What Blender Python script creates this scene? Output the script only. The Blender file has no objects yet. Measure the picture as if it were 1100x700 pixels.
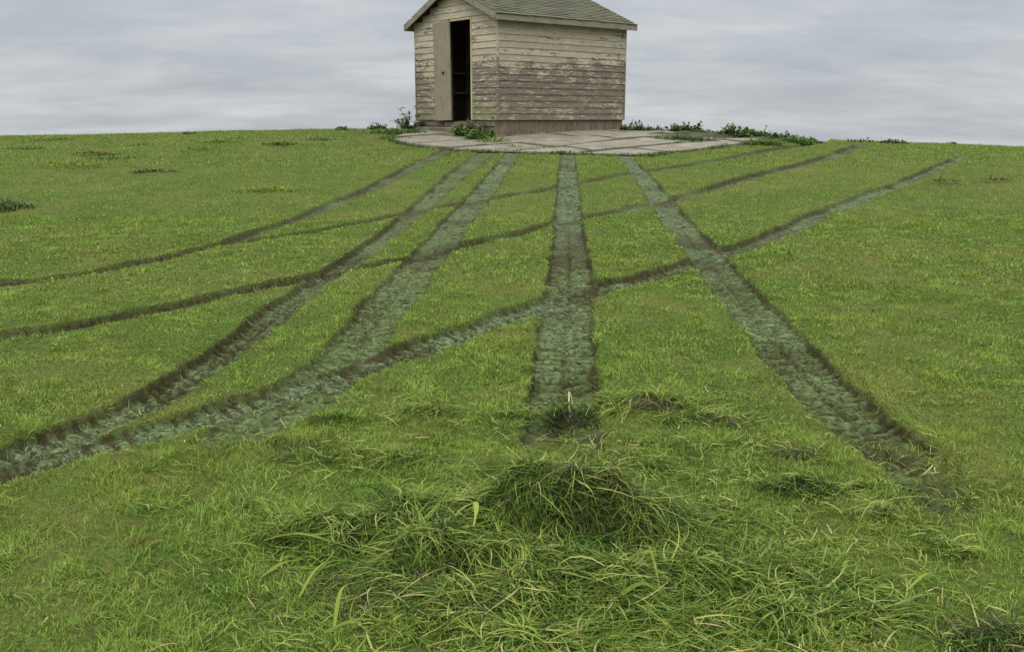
import bpy, bmesh, math, random
import numpy as np
from mathutils import Vector, Matrix

random.seed(7)
rng = np.random.default_rng(7)
C = bpy.context.scene.collection
SC = bpy.context.scene
R = math.radians
CAM_H = 1.15
F = 1000.0                      # focal length in reference pixels
PITCH = math.atan((350 - 127) / F)

# ------------------------------------------------------------------ camera
cd = bpy.data.cameras.new('camera')
cam = bpy.data.objects.new('camera', cd)
C.objects.link(cam)
cam.location = (0, 0, CAM_H)
cam.rotation_euler = (math.pi / 2 - PITCH, 0, 0)
cd.sensor_width = 36
cd.lens = 36 * F / 1100
cd.clip_start = 0.05
cd.clip_end = 3000
SC.camera = cam

# ------------------------------------------------------------------ world
SUN_EL, SUN_AZ = R(58), R(205)      # direction the light comes from, azimuth clockwise from +Y
w = bpy.data.worlds.new('World')
SC.world = w
w.use_nodes = True
nt = w.node_tree
nt.nodes.clear()
def N(nt, t, **k):
    n = nt.nodes.new(t)
    for a, b in k.items():
        setattr(n, a, b)
    return n
def mathn(nt, op, a, b=None, c=None, clamp=False):
    n = N(nt, 'ShaderNodeMath', operation=op, use_clamp=clamp)
    for i, v in enumerate((a, b, c)):
        if v is None: continue
        if isinstance(v, (int, float)): n.inputs[i].default_value = v
        else: nt.links.new(v, n.inputs[i])
    return n.outputs[0]
def mixc(nt, fac, a, b, blend='MIX'):
    n = N(nt, 'ShaderNodeMix', data_type='RGBA', blend_type=blend)
    n.clamp_factor = True
    for s, v in (('Factor', fac), ('A', a), ('B', b)):
        i = [x for x in n.inputs if x.name == s and (x.type == 'RGBA' if s != 'Factor' else x.type == 'VALUE')][0]
        if isinstance(v, (int, float)): i.default_value = v
        elif isinstance(v, tuple): i.default_value = (*v, 1) if len(v) == 3 else v
        else: nt.links.new(v, i)
    return [x for x in n.outputs if x.type == 'RGBA'][0]
def ramp(nt, fac, stops, interp='LINEAR'):
    n = N(nt, 'ShaderNodeValToRGB')
    e = n.color_ramp
    e.interpolation = interp
    while len(e.elements) < len(stops): e.elements.new(0.5)
    for el, (p, c) in zip(e.elements, stops):
        el.position = p
        el.color = (*c, 1) if isinstance(c, tuple) else (c, c, c, 1)
    nt.links.new(fac, n.inputs[0])
    return n.outputs[0]
def noise(nt, vec, scale, detail=3, rough=.5, dist=0.0):
    n = N(nt, 'ShaderNodeTexNoise')
    n.inputs['Scale'].default_value = scale
    n.inputs['Detail'].default_value = detail
    n.inputs['Roughness'].default_value = rough
    n.inputs['Distortion'].default_value = dist
    if vec is not None: nt.links.new(vec, n.inputs['Vector'])
    return n.outputs[0]

geo = N(nt, 'ShaderNodeTexCoord')
sep = N(nt, 'ShaderNodeSeparateXYZ')
nt.links.new(geo.outputs['Generated'], sep.inputs[0])
zz = mathn(nt, 'MAXIMUM', mathn(nt, 'ADD', sep.outputs[2], 0.17), 0.05)
cx_ = mathn(nt, 'DIVIDE', sep.outputs[0], zz)
cy_ = mathn(nt, 'DIVIDE', sep.outputs[1], zz)
comb = N(nt, 'ShaderNodeCombineXYZ')
nt.links.new(mathn(nt, 'MULTIPLY', cx_, .7), comb.inputs[0])
nt.links.new(cy_, comb.inputs[1])
n1 = noise(nt, comb.outputs[0], 1.5, 9, .60, .15)
n2 = noise(nt, comb.outputs[0], 0.5, 3, .5)
nn = mathn(nt, 'ADD', mathn(nt, 'MULTIPLY', n1, .62), mathn(nt, 'MULTIPLY', n2, .38))
cloud = ramp(nt, nn, [(.34, (.42, .455, .495)), (.45, (.495, .53, .568)), (.52, (.56, .59, .62)), (.60, (.645, .665, .68)), (.70, (.77, .77, .755))])
sky = N(nt, 'ShaderNodeTexSky', sky_type='NISHITA')
sky.sun_disc = False
sky.sun_elevation = SUN_EL
sky.sun_rotation = SUN_AZ
skys = mixc(nt, 1.0, sky.outputs[0], (.1, .1, .1), 'MULTIPLY')
skym = mixc(nt, 0.92, skys, cloud)
# an overcast sky is about three times brighter overhead than at the horizon
mr = N(nt, 'ShaderNodeMapRange', interpolation_type='SMOOTHSTEP')
nt.links.new(sep.outputs[2], mr.inputs[0])
mr.inputs[1].default_value = .14; mr.inputs[2].default_value = .75
mr.inputs[3].default_value = 1.0; mr.inputs[4].default_value = 4.3
mz = N(nt, 'ShaderNodeMapRange', interpolation_type='SMOOTHSTEP')
nt.links.new(sep.outputs[2], mz.inputs[0]); mz.inputs[1].default_value = .14; mz.inputs[2].default_value = .5
skym = mixc(nt, mz.outputs[0], skym, (.565, .56, .525))
bg = N(nt, 'ShaderNodeBackground')
nt.links.new(skym, bg.inputs[0])
nt.links.new(mr.outputs[0], bg.inputs[1])
wo = N(nt, 'ShaderNodeOutputWorld')
nt.links.new(bg.outputs[0], wo.inputs[0])

# ------------------------------------------------------------------ sun (behind cloud)
sd = bpy.data.lights.new('sun', 'SUN')
sun = bpy.data.objects.new('sun', sd)
C.objects.link(sun)
sd.energy = 1.5
sd.angle = R(24)
sd.color = (1.0, .965, .91)
dv = Vector((math.sin(SUN_AZ) * math.cos(SUN_EL), math.cos(SUN_AZ) * math.cos(SUN_EL), math.sin(SUN_EL)))
sun.rotation_euler = dv.to_track_quat('Z', 'Y').to_euler()
sun.location = dv * 60

vs = SC.view_settings
vs.view_transform = 'Standard'
vs.look = 'None'
vs.gamma = 1
vs.exposure = 0.0
vs.use_curve_mapping = False

# ------------------------------------------------------------------ helpers
def tag(o, label=None, cat=None, group=None, kind=None):
    if label: o['label'] = label
    if cat: o['category'] = cat
    if group: o['group'] = group
    if kind: o['kind'] = kind
    return o

def np_mesh(name, verts, faces_list, mats, attrs=None, parent=None, smooth=False, midx=None):
    """faces_list: arrays (n,3) or (n,4)"""
    me = bpy.data.meshes.new(name)
    verts = np.asarray(verts, np.float32)
    me.vertices.add(len(verts))
    me.vertices.foreach_set('co', verts.ravel())
    loops = np.concatenate([f.ravel() for f in faces_list]).astype(np.int32)
    tot = np.concatenate([np.full(len(f), f.shape[1]) for f in faces_list]).astype(np.int32)
    st = np.concatenate([[0], np.cumsum(tot)[:-1]]).astype(np.int32)
    me.loops.add(len(loops)); me.loops.foreach_set('vertex_index', loops)
    me.polygons.add(len(tot)); me.polygons.foreach_set('loop_start', st)
    try: me.polygons.foreach_set('loop_total', tot)
    except Exception: pass
    if midx is not None: me.polygons.foreach_set('material_index', midx.astype(np.int32))
    me.update(calc_edges=True)
    me.polygons.foreach_set('use_smooth', np.full(len(tot), smooth))
    for k, v in (attrs or {}).items():
        a = me.attributes.new(k, 'FLOAT', 'POINT')
        a.data.foreach_set('value', np.asarray(v, np.float32))
    for m in (mats if isinstance(mats, (list, tuple)) else [mats]): me.materials.append(m)
    o = bpy.data.objects.new(name, me)
    C.objects.link(o)
    o.parent = parent
    return o

_L = rng.random((256, 256))
def vnoise(x, y, s=1.0, seed=0):
    x = np.asarray(x) * s + seed * 17.31 + 100.5; y = np.asarray(y) * s + seed * 9.77 + 100.5
    xi = np.floor(x).astype(int); yi = np.floor(y).astype(int)
    fx = x - xi; fy = y - yi
    fx = fx * fx * (3 - 2 * fx); fy = fy * fy * (3 - 2 * fy)
    a = _L[xi % 256, yi % 256]; b = _L[(xi + 1) % 256, yi % 256]
    c = _L[xi % 256, (yi + 1) % 256]; d = _L[(xi + 1) % 256, (yi + 1) % 256]
    return (a * (1 - fx) + b * fx) * (1 - fy) + (c * (1 - fx) + d * fx) * fy - .5
def fbm(x, y, s=1.0, seed=0, o=3):
    r = 0; a = 1.0
    for i in range(o):
        r = r + a * vnoise(x, y, s * 2.03 ** i, seed + i); a *= .5
    return r
def sstep(a, b, x):
    t = np.clip((np.asarray(x) - a) / (b - a), 0, 1)
    return t * t * (3 - 2 * t)

# ------------------------------------------------------------------ terrain shape
HV = np.array([(-900, 150), (-300, 148), (0, 145.5), (100, 144), (200, 142), (300, 139.5), (400, 138), (540, 138), (680, 139.5), (760, 142),
               (850, 148.5), (900, 150.5), (960, 152.5), (1010, 154), (1100, 157), (1500, 166), (2000, 175)], float)
def base(x, y):
    x = np.asarray(x, float); y = np.asarray(y, float)
    u = np.clip(x / np.maximum(y, 8.0), -.95, .95)
    px = 550 + 1000 * u * .975
    v = sum(np.interp(px + k, HV[:, 0], HV[:, 1]) for k in (-60, -30, 0, 30, 60)) / 5
    yb = 24.0 - 1.5 * sstep(-.1, .5, u) + .8 * sstep(.1, .5, -u)
    s = -(v - 127) / F * 1.03
    hb = CAM_H + s * yb
    pl = 0.027 * y
    y0 = 16.2; T = yb - y0
    t = np.clip((y - y0) / T, 0, 1)
    h = (1 - 3 * t**2 + 2 * t**3) * (.027 * y0) + (3 * t**2 - 2 * t**3) * hb + T * .027 * (t - 2 * t**2 + t**3) + T * s * (t**3 - t**2)
    d = np.maximum(y - yb, 0)
    dk = np.minimum(d, 6)
    beyond = hb + s * d - .011 * dk**2 - (d - dk) * .132
    return np.where(y < y0, pl, np.where(y < yb, h, beyond))

def ray(u, v):
    a = (u - 550) / F; b = (350 - v) / F
    # camera space (a, b, -1) -> world
    cp, sp = math.cos(PITCH), math.sin(PITCH)
    return np.array([a, cp + b * sp, -sp + b * cp])
def gp(u, v):
    """where the sight line through a reference pixel meets the land"""
    d = ray(u, v); t = 1.0
    while t < 60:
        p = d * t
        if CAM_H + p[2] <= base(p[0], p[1]): break
        t += .05
    lo, hi = t - .05, t
    for _ in range(12):
        m = (lo + hi) / 2; p = d * m
        if CAM_H + p[2] <= base(p[0], p[1]): hi = m
        else: lo = m
    return float(d[0] * hi), float(d[1] * hi)
def project(p):
    x, y, z = p[0], p[1], p[2] - CAM_H
    cp, sp = math.cos(PITCH), math.sin(PITCH)
    zc = y * cp - z * sp; yc = y * sp + z * cp
    return (round(550 + F * x / zc, 1), round(350 - F * yc / zc, 1))

# ------------------------------------------------------------------ tyre tracks (pixels -> plan)
# (half width, strength at start, strength at end, label, points)
TR = [
 (.085, .9, .75, 'tyre track farthest left, curving from the patio to the left edge of the field',
  [(486,158),(452,175),(430,187),(395,203),(360,218),(300,240),(240,262),(190,276),(150,285),(60,297),(0,303),(-70,310)]),
 (.098, .5, .85, 'faint tyre track second from the left, joining the muddy lane low on the left',
  [(528,158),(490,188),(437,235),(400,262),(355,295),(310,325),(265,360),(215,400),(150,437),(90,463),(0,494),(-80,518)]),
 (.145, 1, .6, 'broad tyre track third from the left, widening into a muddy lane',
  [(553,158),(520,203),(480,250),(449,285),(405,343),(374,385),(335,425),(285,457),(240,480),(215,497)]),
 (.076, 1, .8, 'thin dark wheel rut nearest the shed, crossing the field below the patio',
  [(905,151),(880,154),(820,162),(760,173),(700,183),(640,193),(590,201),(530,211),(470,221),(420,232),(330,249),(255,260),(215,268)]),
 (.086, 1, .95, 'middle one of the three wheel ruts that cross the field from side to side',
  [(930,156),(912,161),(880,172),(820,186),(740,209),(690,220),(640,230),(590,241),(500,262),(440,276),(400,283),(330,297),(250,317),(150,337),(60,352),(0,363),(-70,375)]),
 (.110, .9, .9, 'long wheel rut running from the upper right down to the lower left lane',
  [(1037,167),(1000,184),(960,201),(880,230),(800,265),(755,281),(700,295),(640,311),(590,326),(540,343),(470,368),(410,390),(350,412),(270,432),(170,460),(60,490),(0,506),(-80,530)]),
 (.142, 1, .75, 'straight tyre track with two tread bands running down the middle of the lawn',
  [(610,158),(610,208),(611,246),(612,293),(610,328),(607,380),(604,425),(602,460),(600,490),(599,515)]),
 (.142, .95, .7, 'tyre track right of the middle one, slanting down to the right',
  [(668,158),(690,190),(712,216),(735,246),(760,276),(792,315),(835,363),(880,412),(925,458),(968,493),(1005,522),(1040,546),(1085,572),(1130,598)]),
]
TRK = []
for hw, s0, s1, lab, pts in TR:
    P = np.array([gp(*p) for p in pts])
    # resample smoothly
    seg = np.hypot(*(P[1:] - P[:-1]).T); cum = np.concatenate([[0], np.cumsum(seg)])
    n = max(8, int(cum[-1] / .25))
    q = np.linspace(0, cum[-1], n)
    Q = np.stack([np.interp(q, cum, P[:, 0]), np.interp(q, cum, P[:, 1])], 1)
    for _ in range(3):
        Q[1:-1] = (Q[:-2] + 2 * Q[1:-1] + Q[2:]) / 4
    TRK.append((hw, s0, s1, lab, Q))

def track_coords(x, y, T):
    hw, s0, s1, lab, Q = T
    best = np.full(x.shape, 1e9); S = np.zeros(x.shape); Tt = np.zeros(x.shape)
    acc = 0
    for i in range(len(Q) - 1):
        a = Q[i]; d = Q[i + 1] - a; L = math.hypot(*d)
        px = x - a[0]; py = y - a[1]
        t = np.clip((px * d[0] + py * d[1]) / (L * L), 0, 1)
        ex = px - t * d[0]; ey = py - t * d[1]
        dd = ex * ex + ey * ey
        m = dd < best
        best[m] = dd[m]; S[m] = acc + t[m] * L
        Tt[m] = ((px * d[1] - py * d[0]) / L)[m]
        acc += L
    return np.sqrt(best), S, Tt, acc

def ruts(x, y):
    """carve depth, pressed mask, soil mask (bare earth plus painted shade in narrow ruts)"""
    x = np.asarray(x, float); y = np.asarray(y, float)
    dep = np.zeros(x.shape); pr = np.zeros(x.shape); so = np.zeros(x.shape)
    wob = fbm(x, y, 5, 31, 2) * .036 + fbm(x, y, 28, 33, 2) * .022
    pat = fbm(x, y, 2.2, 37, 3)
    for T in TRK:
        hw, s0, s1, lab, Q = T
        lo = Q.min(0) - .6; hi = Q.max(0) + .6
        idx = np.where((x > lo[0]) & (x < hi[0]) & (y > lo[1]) & (y < hi[1]))[0] if x.ndim else None
        if len(idx) == 0: continue
        d, S, tt, L = track_coords(x[idx], y[idx], T)
        f = S / L
        stg = s0 + (s1 - s0) * f
        endf = sstep(.12, .5, S) * (1 - sstep(L - .5, L + .1, S + pat[idx] * .9 + wob[idx] * 5) * (1 if lab.startswith(('straight', 'tyre track right', 'broad')) else 0))
        if lab.startswith('broad'):
            endf = endf * (1 - .6 * sstep(4.1, 3.6, y[idx]) * sstep(-.3, -.6, x[idx]) * sstep(.12, .3, fbm(x[idx], y[idx], 3.4, 301, 2)))
        if hw < .11: d = d / (1 + .11 * np.clip(y[idx] - 8, 0, 9))
        dd = d + wob[idx] * min(1, hw / .12) * (.6 if hw < .11 else 1)
        inside = 1 - sstep(hw - .022, hw + .012, dd)
        near = y[idx]
        rip = np.sin(2 * np.pi * (S / .070 + np.abs(tt) / hw * .35 + (tt > 0) * .35 + fbm(x[idx], y[idx], 6, 41, 2) * .9)) + fbm(x[idx], y[idx], 20, 43, 2) * 2.0
        ra = 1 - sstep(5, 9, near)
        mid = np.exp(-(tt / .014) ** 2)
        D = inside * np.clip(stg, .45, 1) * endf * ((.050 if hw < .11 else .042) + pat[idx] * .014) + mid * .012 * inside * ra * endf + inside * ra * -rip * .012 * endf * (.7 + pat[idx])
        if lab.startswith(('straight', 'tyre track', 'broad', 'faint')): D = D * (1 - .85 * sstep(15.4, 16.3, near))
        lip = np.exp(-((dd - hw - .03) / .028) ** 2) * .010 * endf * (.5 + pat[idx])
        dep[idx] = np.maximum(dep[idx], D) - np.where(dep[idx] < .004, lip, 0)
        if hw < .09: stg = stg * .75
        pr[idx] = np.maximum(pr[idx], inside * endf * np.clip(stg * 1.1, 0, 1))
        narrow = hw < .137
        edge = np.exp(-((dd - hw + .010) / (.023 if narrow else .016)) ** 2)
        e = (edge * (.95 + pat[idx] * .9) + inside * ra * sstep(.05, .75, -rip + pat[idx] * .8) + mid * .45 * (pat[idx] > -.15) + inside * np.clip(pat[idx] * 1.5 + (.85 if hw < .09 else .18 if hw > .109 and narrow else .15 if narrow else .08), 0, .9)) * endf * np.clip(stg, .3, 1)  # extra soil tone in narrow ruts also paints in their shade
        so[idx] = np.maximum(so[idx], np.clip(e, 0, 1))
    return dep, pr, so

# piles, bare spots: (x, y, rx, ry, height)
def P3(u, v): return gp(u, v)
HUM = []
for (u, v, rx, ry, h) in [(365,143,1.2,.4,.04),(90,166,.5,.2,.07),(130,180,.6,.2,.06),(270,170,.6,.2,.05),(60,152,.9,.35,.06),(150,158,.8,.3,.05),(215,163,.9,.3,.07),(120,172,.7,.25,.05),(235,152,.7,.3,.05),(60,180,.5,.2,.05),(165,185,.6,.2,.04),
                          (300,156,.7,.25,.05),(5,226,.35,.15,.09),(1013,198,.35,.12,.05),(1068,196,.4,.12,.05),(740,437,.35,.10,.03),(860,478,.20,.06,.025),(700,432,.22,.07,.025),(560,498,.3,.05,.02),
                          (735,147,1.3,.35,.09),(800,150,1.2,.35,.10),(728,151.5,.6,.2,.06),(425,145,.9,.5,.06),(470,445,.12,.05,.02),(365,455,.12,.04,.02),(320,480,.25,.06,.03),(430,492,.25,.05,.02),(180,500,.3,.08,.025)]:
    x, y = P3(u, v); HUM.append((x, y, rx, ry, h))

def H(x, y, rut=True, full=False):
    x = np.atleast_1d(np.asarray(x, float)); y = np.atleast_1d(np.asarray(y, float))
    z = base(x, y)
    z = z + fbm(x, y, .45, 3, 2) * .035 * sstep(2.5, 6, y) + fbm(x, y, 2.3, 5, 3) * .022 + fbm(x, y, 11, 8, 2) * .007
    for hx, hy, rx, ry, hh in HUM:
        q = ((x - hx) / rx) ** 2 + ((y - hy) / ry) ** 2
        z = z + hh * np.exp(-q) * (.7 + vnoise(x, y, 6, 50))
    if rut or full:
        d, p, s = ruts(x, y)
        z = z - d
        if full: return z, p, s
    return z

# ------------------------------------------------------------------ materials
def new_mat(name):
    m = bpy.data.materials.new(name); m.use_nodes = True
    nt = m.node_tree; b = nt.nodes['Principled BSDF']
    return m, nt, b
def attr(nt, name):
    n = N(nt, 'ShaderNodeAttribute'); n.attribute_name = name
    return n.outputs['Fac']
def pos(nt, kind='pos', scale=(1, 1, 1)):
    if kind == 'pos': o = N(nt, 'ShaderNodeNewGeometry').outputs['Position']
    else: o = N(nt, 'ShaderNodeTexCoord').outputs['Object']
    if scale == (1, 1, 1): return o
    m = N(nt, 'ShaderNodeMapping'); m.inputs['Scale'].default_value = scale
    nt.links.new(o, m.inputs[0]); return m.outputs[0]
def bump(nt, b, h, strength=.5, dist=.01):
    n = N(nt, 'ShaderNodeBump'); n.inputs['Strength'].default_value = strength; n.inputs['Distance'].default_value = dist
    nt.links.new(h, n.inputs['Height']); nt.links.new(n.outputs[0], b.inputs['Normal'])

def mat_ground():
    m, nt, b = new_mat('turf_and_mud')
    p = pos(nt)
    a = noise(nt, p, 60, 4, .7); c = noise(nt, p, 1.1, 4, .6); d = noise(nt, p, 9, 3, .6)
    g = ramp(nt, a, [(.3, (.016, .024, .006)), (.5, (.048, .078, .012)), (.7, (.10, .14, .024))])
    g = mixc(nt, ramp(nt, c, [(.45, 0.0), (.68, .7)]), g, (.105, .105, .030))
    g = mixc(nt, ramp(nt, d, [(.58, 0.0), (.75, .55)]), g, (.075, .052, .028))
    fl = noise(nt, pos(nt, 'pos', (1, 1, 1)), 35, 4, .7, 1.2)
    prs = ramp(nt, fl, [(.38, (.012, .016, .006)), (.47, (.044, .066, .025)), (.60, (.120, .170, .078))])
    col = mixc(nt, attr(nt, 'pressed'), g, prs)
    soil = ramp(nt, noise(nt, p, 28, 5, .7), [(.3, (.010, .010, .003)), (.55, (.034, .033, .011)), (.75, (.080, .076, .030))])
    col = mixc(nt, attr(nt, 'soil'), col, soil)
    nt.links.new(col, b.inputs['Base Color'])
    rr = mathn(nt, 'SUBTRACT', .95, mathn(nt, 'MULTIPLY', attr(nt, 'pressed'), .2))
    nt.links.new(rr, b.inputs['Roughness'])
    b.inputs['Specular IOR Level'].default_value = .12
    bump(nt, b, mathn(nt, 'ADD', a, mathn(nt, 'MULTIPLY', fl, 1.2)), .7, .014)
    return m

def mat_blades(name, stops, rough=.55, trans=.25, patch=True, spec=.25):
    m, nt, b = new_mat(name)
    t = attr(nt, 'tint')
    col = ramp(nt, t, stops)
    if patch:
        p = pos(nt)
        n1 = noise(nt, p, .9, 4, .62); n2 = noise(nt, p, 4.5, 3, .6)
        col = mixc(nt, ramp(nt, n1, [(.45, 0.0), (.70, .42)]), col, (.205, .225, .042))
        col = mixc(nt, ramp(nt, n2, [(.30, .55), (.46, 0.0)]), col, (.062, .135, .027))
        n3 = noise(nt, p, 2.2, 4, .65)
        col = mixc(nt, ramp(nt, n3, [(.56, 0.0), (.72, .5)]), col, (.16, .125, .040))
        n4 = noise(nt, p, 14, 3, .6)
        col = mixc(nt, ramp(nt, n4, [(.56, 0.0), (.70, .55)]), col, (.155, .12, .048))
    nt.links.new(col, b.inputs['Base Color'])
    b.inputs['Roughness'].default_value = rough
    b.inputs['Specular IOR Level'].default_value = spec
    out = nt.nodes['Material Output']
    tr = N(nt, 'ShaderNodeBsdfTranslucent'); nt.links.new(col, tr.inputs[0])
    mx = N(nt, 'ShaderNodeMixShader'); mx.inputs[0].default_value = trans
    nt.links.new(b.outputs[0], mx.inputs[1]); nt.links.new(tr.outputs[0], mx.inputs[2])
    nt.links.new(mx.outputs[0], out.inputs[0])
    return m
M = {}
M['ground'] = mat_ground()
M['lawn'] = mat_blades('short_grass', [(0, (.030, .056, .011)), (.3, (.092, .170, .026)), (.65, (.168, .275, .046)), (.93, (.265, .345, .082)), (1, (.36, .30, .15))], rough=.75, spec=.06)
M['pressed'] = mat_blades('pressed_grass', [(0, (.018, .020, .009)), (.3, (.042, .058, .025)), (.7, (.092, .130, .060)), (1, (.22, .28, .15))], rough=.55, trans=.1, patch=False, spec=.2)
M['cut'] = mat_blades('cut_grass', [(0, (.009, .020, .004)), (.3, (.030, .066, .010)), (.6, (.075, .140, .020)), (.85, (.165, .245, .045)), (.96, (.29, .34, .09)), (1, (.40, .34, .17))], rough=.6, trans=.3, patch=False, spec=.12)
M['yellowcut'] = mat_blades('yellow_cut_grass', [(0, (.022, .036, .005)), (.3, (.065, .105, .014)), (.6, (.135, .20, .028)), (.87, (.25, .31, .065)), (1, (.44, .40, .19))], rough=.6, trans=.3, patch=False, spec=.12)
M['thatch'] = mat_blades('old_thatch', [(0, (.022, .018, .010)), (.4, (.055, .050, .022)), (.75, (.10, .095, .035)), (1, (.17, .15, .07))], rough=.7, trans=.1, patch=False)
M['weed'] = mat_blades('weed_leaves', [(0, (.028, .060, .014)), (.5, (.068, .130, .026)), (1, (.13, .21, .05))], rough=.5, trans=.25, patch=False)
M['darkweed'] = mat_blades('dark_weed_leaves', [(0, (.025, .048, .016)), (.5, (.06, .10, .03)), (1, (.12, .16, .06))], rough=.5, trans=.2, patch=False)

def mat_clod():
    m, nt, b = new_mat('damp_soil')
    p = pos(nt)
    col = ramp(nt, noise(nt, p, 40, 5, .7), [(.3, (.014, .012, .007)), (.55, (.035, .033, .018)), (.75, (.07, .065, .035))])
    nt.links.new(col, b.inputs['Base Color']); b.inputs['Roughness'].default_value = .95
    bump(nt, b, noise(nt, p, 70, 5, .7), .9, .01)
    return m
M['soil'] = mat_clod()

def mat_concrete(name, c0, c1, c2, gscale=1.0):
    m, nt, b = new_mat(name)
    p = pos(nt)
    col = ramp(nt, noise(nt, p, 3.0 * gscale, 6, .65), [(.3, c0), (.5, c1), (.7, c2)])
    col = mixc(nt, ramp(nt, noise(nt, p, 1.3, 4, .6), [(.52, 0.0), (.70, .6)]), col, (.12, .13, .075))
    col = mixc(nt, ramp(nt, noise(nt, p, 35, 4, .7), [(.35, .35), (.5, 0.0)]), col, (.12, .10, .085))
    nt.links.new(col, b.inputs['Base Color']); b.inputs['Roughness'].default_value = .85
    b.inputs['Specular IOR Level'].default_value = .3
    bump(nt, b, noise(nt, p, 60, 5, .7), .4, .006)
    return m
M['slab'] = mat_concrete('weathered_slab', (.090, .082, .066), (.155, .141, .115), (.225, .207, .172))
M['step'] = mat_concrete('mossy_step', (.075, .068, .05), (.125, .11, .08), (.18, .16, .12))

def mat_boards(name, bottom_green=0.0):
    """cream paint that has flaked to grey wood on the lower half of the wall"""
    m, nt, b = new_mat(name)
    p = pos(nt, 'obj')
    sp = N(nt, 'ShaderNodeSeparateXYZ'); nt.links.new(p, sp.inputs[0])
    z = sp.outputs[2]
    st = pos(nt, 'obj', (1.6, 1.6, 9)); st2 = pos(nt, 'obj', (5, 5, 60)); st3 = pos(nt, 'obj', (3.2, 3.2, 11))
    tint = attr(nt, 'tint')
    flake = noise(nt, st, 1.1, 6, .70)
    grain = noise(nt, st2, 2.0, 5, .65)
    fine = noise(nt, st3, 3.5, 6, .72)
    cream = mixc(nt, tint, (.31, .272, .20), (.42, .38, .295))
    cream = mixc(nt, ramp(nt, fine, [(.45, 0.0), (.75, .5)]), cream, (.30, .245, .155))
    wood = ramp(nt, grain, [(.3, (.050, .045, .037)), (.5, (.125, .113, .094)), (.72, (.25, .23, .19))])
    wood = mixc(nt, ramp(nt, flake, [(.38, .8), (.55, 0.0)]), wood, (.17, .125, .085))
    # wear: little above 1.75 m, heavy between 0.4 and 1.4
    wear = N(nt, 'ShaderNodeMapRange', interpolation_type='SMOOTHSTEP')
    nt.links.new(z, wear.inputs[0]); wear.inputs[1].default_value = 2.2; wear.inputs[2].default_value = .95
    wear.inputs[3].default_value = -.065; wear.inputs[4].default_value = .15
    thr = mathn(nt, 'ADD', mathn(nt, 'ADD', mathn(nt, 'MULTIPLY', flake, .6), mathn(nt, 'MULTIPLY', fine, .5)), mathn(nt, 'ADD', wear.outputs[0], mathn(nt, 'ADD', mathn(nt, 'MULTIPLY', mathn(nt, 'SUBTRACT', tint, .5), .10), mathn(nt, 'MULTIPLY', mathn(nt, 'SUBTRACT', noise(nt, pos(nt, 'obj', (1, 1, 1.6)), 1.5, 3, .6), .5), .42))))
    msk = ramp(nt, thr, [(.565, 0.0), (.625, 1.0)])
    col = mixc(nt, msk, cream, wood)
    # pale flakes left behind
    pf = ramp(nt, noise(nt, pos(nt, 'obj', (1.5, 1.5, 11)), 2.6, 5, .65), [(.58, 0.0), (.60, 1.0)])
    pf2 = mathn(nt, 'MULTIPLY', pf, .6)
    col = mixc(nt, pf2, col, (.50, .47, .38))
    # algae close to the ground
    al = N(nt, 'ShaderNodeMapRange'); nt.links.new(z, al.inputs[0]); al.inputs[1].default_value = .9; al.inputs[2].default_value = .4
    al.inputs[3].default_value = 0; al.inputs[4].default_value = bottom_green
    alg = mathn(nt, 'MULTIPLY', al.outputs[0], ramp(nt, fine, [(.38, 0.2), (.6, 1.0)]))
    col = mixc(nt, alg, col, (.20, .23, .085))
    nt.links.new(col, b.inputs['Base Color']); b.inputs['Roughness'].default_value = .8
    b.inputs['Specular IOR Level'].default_value = .25
    bump(nt, b, mathn(nt, 'ADD', grain, mathn(nt, 'MULTIPLY', msk, -.5)), .6, .004)
    return m
M['boards'] = mat_boards('flaking_cream_boards', .10)
M['boards_front'] = mat_boards('flaking_cream_boards_front', .75)
def mat_wood(name, c0, c1, c2, sc=(6, 6, 1.2)):
    m, nt, b = new_mat(name)
    col = ramp(nt, noise(nt, pos(nt, 'obj', sc), 3, 6, .65), [(.3, c0), (.5, c1), (.7, c2)])
    col2 = mixc(nt, ramp(nt, noise(nt, pos(nt, 'obj'), 4, 4, .6), [(.5, 0.0), (.72, .45)]), col, tuple(x * .6 for x in c0))
    nt.links.new(col2, b.inputs['Base Color']); b.inputs['Roughness'].default_value = .8
    b.inputs['Specular IOR Level'].default_value = .25
    bump(nt, b, noise(nt, pos(nt, 'obj', tuple(s * 3 for s in sc)), 6, 4, .6), .5, .003)
    return m
M['door'] = mat_wood('door_paint', (.17, .155, .112), (.22, .20, .148), (.27, .245, .185), (9, 9, .9))
M['trim'] = mat_wood('cream_trim', (.30, .26, .17), (.40, .35, .23), (.46, .41, .29), (9, 9, .9))
M['fascia'] = mat_wood('greyed_fascia', (.13, .12, .095), (.20, .185, .15), (.27, .25, .205), (3, 3, 14))
M['skirt'] = mat_wood('plinth_boards', (.085, .068, .050), (.145, .118, .088), (.21, .175, .135), (7, 7, 1.5))
M['inside'] = mat_wood('dark_inside_wood', (.05, .042, .032), (.085, .07, .052), (.12, .10, .075), (5, 5, 2))
M['stud'] = mat_wood('stud_wood', (.22, .19, .14), (.32, .27, .20), (.40, .34, .26), (7, 7, 1))
def mat_roof():
    m, nt, b = new_mat('mossy_shingles')
    p = pos(nt, 'obj')
    base_ = mixc(nt, attr(nt, 'tint'), (.042, .040, .031), (.080, .075, .057))
    moss = ramp(nt, noise(nt, p, 2.4, 6, .7), [(.42, 0.0), (.58, .85)])
    mc = ramp(nt, noise(nt, p, 22, 4, .7), [(.35, (.045, .055, .022)), (.65, (.10, .11, .045))])
    col = mixc(nt, moss, base_, mc)
    nt.links.new(col, b.inputs['Base Color']); b.inputs['Roughness'].default_value = .92
    bump(nt, b, noise(nt, p, 45, 5, .7), .9, .008)
    return m
M['roof'] = mat_roof()
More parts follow.
